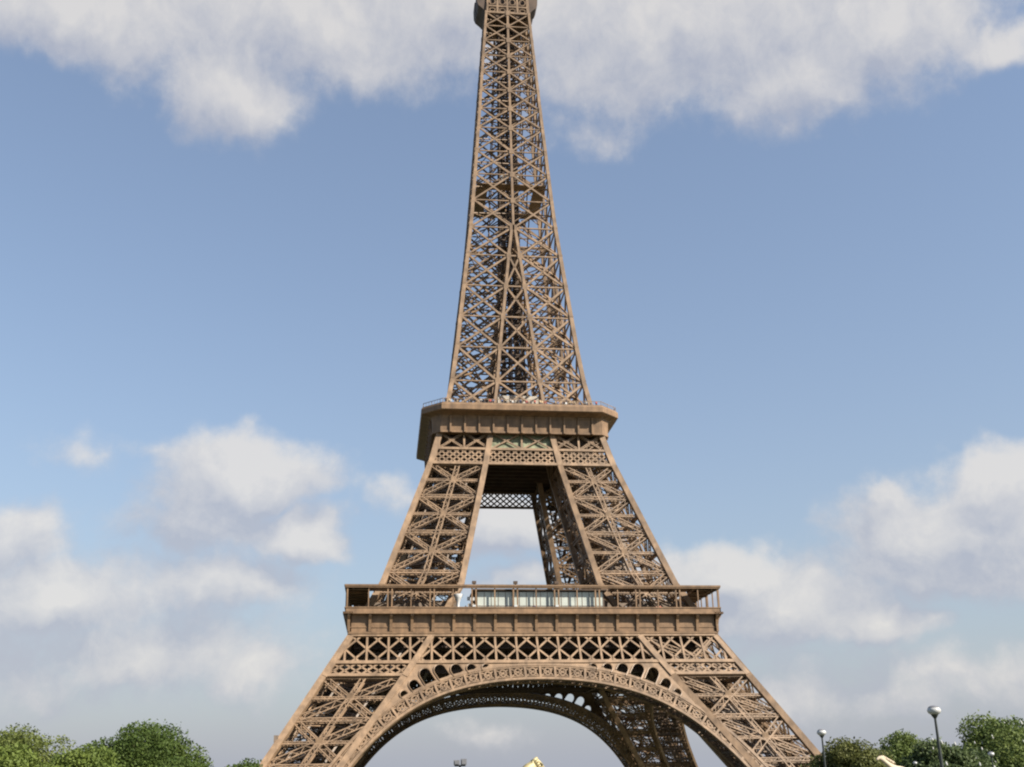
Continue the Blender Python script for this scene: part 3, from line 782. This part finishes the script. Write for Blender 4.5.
# ------------------------------------------------------------------ trees
BARK = mat('bark', (.09, .065, .045), .9, .25, 4, bump=.4)
def leafmat(name, c1, c2): return mat(name, c1, .65, 0, 2, col2=c2, attr='tint', trans=.35, spec=.25)
LM = {'dark': leafmat('dark_leaves', (.10, .135, .028), (.04, .07, .014)), 'light': leafmat('light_leaves', (.17, .19, .05), (.08, .105, .025)),
      'yellow': leafmat('yellow_green_leaves', (.15, .19, .04), (.08, .115, .024)), 'olive': leafmat('olive_leaves', (.15, .15, .045), (.07, .085, .024)),
      'mid': leafmat('mid_green_leaves', (.15, .185, .05), (.065, .10, .025)), 'blossom': leafmat('deep_green_leaves', (.11, .14, .05), (.045, .07, .028))}
FLOWER = mat('white_blossom', (.46, .46, .43), .7, .05, 3, trans=.2)
def tree(px, ytop, wpx, dist, kind, label, hfac=.7, nleaf=12000, gap=.0, flowers=0, leaf=.22, nclump=36, group=None, shape=1.0):
    top = at(px, ytop, dist); base = Vector((top.x, top.y, gz(top.x, top.y) - .1))
    wd = wpx / FPX * dist / 2; Ht = top.z - base.z; cr = Ht * hfac / 2; cz = Ht - cr
    nleaf = int(nleaf * 2.3); root = tag(empty('tree', base), label, 'tree', group)
    rs = np.random.default_rng(int(px * 7 + ytop))
    m = MB(); tr = max(.16, Ht * .022)
    pts = [(0, 0, 0), (rs.normal() * .1, rs.normal() * .1, Ht * .25), (rs.normal() * .2, rs.normal() * .2, Ht * .5), (rs.normal() * .3, rs.normal() * .3, Ht * .85)]
    m.tube(pts, [tr * 1.3, tr, tr * .7, tr * .15], 9)
    cl = []
    for i in range(nclump):
        while True:
            v = rs.normal(size=3); v /= np.linalg.norm(v)
            if v[2] > -.75: break
        f = rs.uniform(.45, .82)
        c = np.array([v[0] * wd * f, v[1] * wd * f, cz + v[2] * cr * f * (1 if v[2] > 0 else .9)])
        cl.append((c, rs.uniform(.24, .4) * min(wd, cr * 1.3)))
    cl.append((np.array([0, 0, cz + cr * .68]), min(wd, cr) * .36))
    cl.append((np.array([0, 0, cz]), min(wd, cr) * .6))
    for c, r in cl[:12]:
        s0 = Vector(pts[2]).lerp(Vector(pts[1]), rs.random()); e = Vector(c)
        m.tube([s0, s0.lerp(e, .5) + Vector((0, 0, -.2)), e], [tr * .42, tr * .28, tr * .06], 6)
    m.build('trunk', BARK, root, smooth=True)
    # leaves: small folded blades gathered round the clumps
    w = np.array([r ** 2.2 for _, r in cl]); w /= w.sum()
    ci = rs.choice(len(cl), nleaf, p=w)
    C_ = np.array([c for c, _ in cl])[ci]; Rr = np.array([r for _, r in cl])[ci]
    d = rs.normal(size=(nleaf, 3)); d /= np.linalg.norm(d, axis=1, keepdims=True)
    rad = Rr * (rs.uniform(.35, 1.0, nleaf) ** .6) * (1 + .12 * rs.normal(size=nleaf) * (rs.random(nleaf) < .4))
    pos = C_ + d * rad[:, None] * np.array([1.15, 1.15, .85])
    pos = pos[pos[:, 2] > Ht * .12]
    n = len(pos); nm = d[:n] * .6 + rs.normal(size=(n, 3)) * .7 + [0, 0, .35]; nm /= np.linalg.norm(nm, axis=1, keepdims=True)
    a = np.cross(nm, rs.normal(size=(n, 3))); a /= np.linalg.norm(a, axis=1, keepdims=True); bb = np.cross(nm, a)
    sz = leaf * rs.uniform(.6, 1.3, (n, 1)); k1, k2 = sz * .6, sz * .36
    V = np.stack([pos - a * k1, pos + bb * k2 + nm * k2 * .25, pos + a * k1, pos - bb * k2 + nm * k2 * .25], 1).reshape(-1, 3)
    me = bpy.data.meshes.new('crown'); me.vertices.add(4 * n); me.vertices.foreach_set('co', V.astype(np.float32).ravel())
    me.loops.add(4 * n); me.loops.foreach_set('vertex_index', np.arange(4 * n, dtype=np.int32)); me.polygons.add(n); me.polygons.foreach_set('loop_start', np.arange(0, 4 * n, 4, dtype=np.int32))
    me.update(calc_edges=True)
    at_ = me.attributes.new('tint', 'FLOAT', 'FACE')
    cv = rs.random(len(cl))[ci][:n]
    at_.data.foreach_set('value', np.clip(.55 * cv + .45 * rs.random(n), 0, 1).astype(np.float32))
    link('crown', me, LM[kind], root)
    if flowers:
        m = MB()
        for i in range(flowers):
            j = rs.integers(0, n); p = pos[j]
            v = p - np.array([0, 0, cz]); p = p + v / np.linalg.norm(v) * .15; r = rs.uniform(.07, .17)
            m.lathe([(.01, -r), (r * .8, -r * .4), (r * .6, r * .5), (.01, r * 1.5)], p, 5)
        m.build('blossom', FLOWER, root, smooth=True)['kind'] = 'stuff'
    return root
tree(12, 729, 130, 112, 'light', 'pale green broad tree at the far left edge behind the yellow-green one')
tree(20, 744, 110, 92, 'yellow', 'bright yellow-green tree in front of the pale tree at the left edge', nleaf=12000)
tree(88, 743, 70, 97, 'yellow', 'low yellow-green tree against the left side of the dark round tree', nleaf=9000)
tree(140, 720, 124, 106, 'dark', 'large dark green round tree standing alone left of the tower', nleaf=24000, hfac=.8, nclump=34)
tree(250, 757, 62, 100, 'dark', 'small dark green tree top in front of the tower\'s left pillar', nleaf=7000)
tree(846, 741, 96, 108, 'olive', 'olive brown rounded tree at the foot of the tower\'s right pillar', nleaf=14000, hfac=.75)
tree(903, 730, 74, 118, 'mid', 'airy mid green tree between the olive tree and the tall street lamp', nleaf=11000, hfac=.8)
tree(948, 744, 82, 96, 'blossom', 'dark tree speckled with white blossom behind the tall street lamp', nleaf=11000, flowers=170, hfac=.7)
tree(1008, 715, 116, 106, 'mid', 'tall full green tree at the right edge of the picture', nleaf=22000, flowers=60, hfac=.8, nclump=34)

# ------------------------------------------------------------------ street lamps
POLE = mat('dark_green_pole', (.03, .035, .032), .45, .15, 3)
CAP = mat('grey_lamp_cap', (.16, .16, .17), .4, .1, 3)
GLOBE = mat('milky_globe', (.42, .42, .41), .22, .03, 2, spec=.5)
def street_lamp(px, py, dist, gw, label):
    c = at(px, py, dist); base = Vector((c.x, c.y, gz(c.x, c.y) - .05)); H = c.z - base.z; r = gw / FPX * dist / 2; rz_ = r * .68
    t = tag(empty('street_lamp', base), label, 'street lamp', 'globe street lamps')
    pw = r * .27
    m = MB(); m.lathe([(pw * 2.2, 0), (pw * 2.2, .5), (pw * 1.5, .7), (pw * 1.25, 1.2), (pw, H * .6), (pw * .62, H - rz_ - .12)], k=12); m.build('pole', POLE, t, smooth=True)
    m = MB(); m.lathe([(pw * .6, H - rz_ - .14), (pw * 1.7, H - rz_ - .02), (r * .55, H - rz_ * .82), (r * .57, H - rz_ * .72)], k=16); m.build('collar', POLE, t, smooth=True)
    m = MB(); m.lathe([(r * math.cos(a), H + rz_ * math.sin(a)) for a in np.linspace(-1.0, 1.1, 12)], k=20); g = m.build('globe', GLOBE, t, smooth=True)
    m = MB(); m.lathe([(r * 1.02 * math.cos(a), H + .01 + rz_ * 1.04 * math.sin(a)) for a in np.linspace(.62, 1.57, 7)], k=20); m.build('cap', CAP, g, smooth=True)
    return t
street_lamp(934, 710.5, 50, 12, 'tall near street lamp with a white globe rising above the blossoming tree')
street_lamp(821.5, 732.5, 72, 8.5, 'street lamp with a white globe at the lower edge of the tower\'s right pillar')
street_lamp(991, 754, 88, 5.5, 'low distant lamp globe in front of the tall green tree at the right edge')
street_lamp(915, 763, 92, 3.8, 'tiny distant lamp globe at the bottom beside the pale stone statue')

# ------------------------------------------------------------------ twin floodlight on a pole, and the statues
c = at(460, 764, 62); base = Vector((c.x, c.y, gz(c.x, c.y) - .05)); H = c.z - base.z
t = tag(empty('floodlight', base), 'dark twin floodlight on a pole seen low under the arch', 'floodlight')
m = MB(); m.tube([(0, 0, 0), (0, 0, H - .12)], [.09, .06], 10); m.build('pole', POLE, t)
m = MB(); m.box((-.3, -.04, H - .12), (.3, .04, H - .05)); m.build('crossbar', POLE, t)
for x, hh in ((-.18, .2), (.2, .26)):
    m = MB(); m.box((x - .15, -.12, H - .05), (x + .15, .14, H + hh)); m.box((x - .11, -.15, H - .01), (x + .11, -.12, H + hh - .04)); m.build('lamp_head', CAP, t)

def skin_obj(name, V, E_, rad, m, parent, sub=2):
    me = bpy.data.meshes.new(name); me.from_pydata(V, E_, [])
    o = bpy.data.objects.new(name, me); COL.objects.link(o); o.modifiers.new('skin', 'SKIN')
    for i, r in enumerate(rad): me.skin_vertices[0].data[i].radius = (r, r); me.skin_vertices[0].data[i].use_root = (i == 0)
    s_ = o.modifiers.new('sub', 'SUBSURF'); s_.levels = sub; s_.render_levels = sub
    dg = bpy.context.evaluated_depsgraph_get(); dg.update()
    out = bpy.data.meshes.new_from_object(o.evaluated_get(dg)); bpy.data.objects.remove(o)
    for p in out.polygons: p.use_smooth = True
    out.materials.clear(); return link(name, out, m, parent)
GOLD = mat('weathered_gilding', (.42, .35, .19), .5, .0, 3, metal=.2, col2=(.20, .17, .08))
CREAM = mat('cream_stone', (.46, .40, .29), .75, .0, 4, col2=(.42, .34, .24), bump=.15)
# horse: hips at 0, chest forward (-x), head up
HV = [(0, 0, 1.35), (-.7, 0, 1.32), (-1.25, 0, 1.45), (-1.6, 0, 1.95), (-1.85, 0, 2.4), (-2.15, 0, 2.35), (-2.5, 0, 2.05),
      (.12, .22, 1.15), (.05, .24, .72), (.22, .24, .45), (.15, .24, .05), (.12, -.22, 1.15), (.05, -.24, .72), (.22, -.24, .45), (.15, -.24, .05),
      (-1.3, .2, 1.1), (-1.32, .2, .6), (-1.32, .2, .05), (-1.3, -.2, 1.1), (-1.5, -.2, .75), (-1.35, -.2, .42),
      (.35, 0, 1.3), (.55, 0, .9), (.55, 0, .55), (-1.82, .09, 2.66), (-1.82, -.09, 2.66)]
HE = [(0, 1), (1, 2), (2, 3), (3, 4), (4, 5), (5, 6), (0, 7), (7, 8), (8, 9), (9, 10), (0, 11), (11, 12), (12, 13), (13, 14), (2, 15), (15, 16), (16, 17), (2, 18), (18, 19), (19, 20),
      (0, 21), (21, 22), (22, 23), (4, 24), (4, 25)]
HR = [.36, .34, .34, .24, .19, .16, .1, .2, .12, .08, .07, .2, .12, .08, .07, .16, .09, .07, .16, .09, .07, .08, .07, .03, .035, .035]
def horse_statue(px, py, dist, rz, sc_, m_, label, name='horse_statue', low=False):
    HV_ = list(HV)
    if low:                                  # neck stretched low and forward
        HV_[3:7] = [(-1.75, 0, 1.85), (-2.35, 0, 2.3), (-2.62, 0, 2.42), (-2.95, 0, 2.2)]; HV_[24:26] = [(-2.4, .09, 2.66), (-2.4, -.09, 2.66)]
    c = at(px, py, dist); head = Vector(HV_[24]) * sc_
    Rm = Matrix.Rotation(rz, 3, 'Z'); o_ = Rm @ head
    base = Vector((c.x - o_.x, c.y - o_.y, 0)); base.z = gz(base.x, base.y) - .05
    ped = c.z - 2.7 * sc_ - base.z
    t = tag(empty(name, base, rz), label, 'statue')
    m = MB(); L = 1.6 * sc_
    m.box((-L * 1.0, -.6 * sc_, 0), (L * .55, .6 * sc_, max(ped, .3) - .18)); m.box((-L * 1.06, -.68 * sc_, max(ped, .3) - .18), (L * .6, .68 * sc_, max(ped, .3))); m.build('pedestal', STONE, t)
    o = skin_obj('body', [tuple(Vector(v) * sc_ + Vector((0, 0, ped))) for v in HV_], HE, [r * sc_ for r in HR], m_, t)
    mn = MB()
    for i in range(9):
        p = (Vector((-2.3, 0, 2.4)) if low else Vector((-1.78, 0, 2.6))).lerp(Vector((-1.2, 0, 1.85)), i / 8) * sc_ + Vector((0, 0, ped))
        mn.tube([p, p + Vector((.22, .05, .14)) * sc_, p + Vector((.42, .1 * (-1) ** i, -.05)) * sc_], [.11 * sc_, .09 * sc_, .02 * sc_], 6)
    mn.build('mane', m_, o, smooth=True)
    return t
horse_statue(531, 759.5, 52, R(22), 1.0, GOLD, 'gilded statue top peeping up at the bottom under the middle of the arch')
horse_statue(880, 754.5, 58, R(12), .5, CREAM, 'cream stone statue with a sloping neck below the olive and mid green trees', low=True)
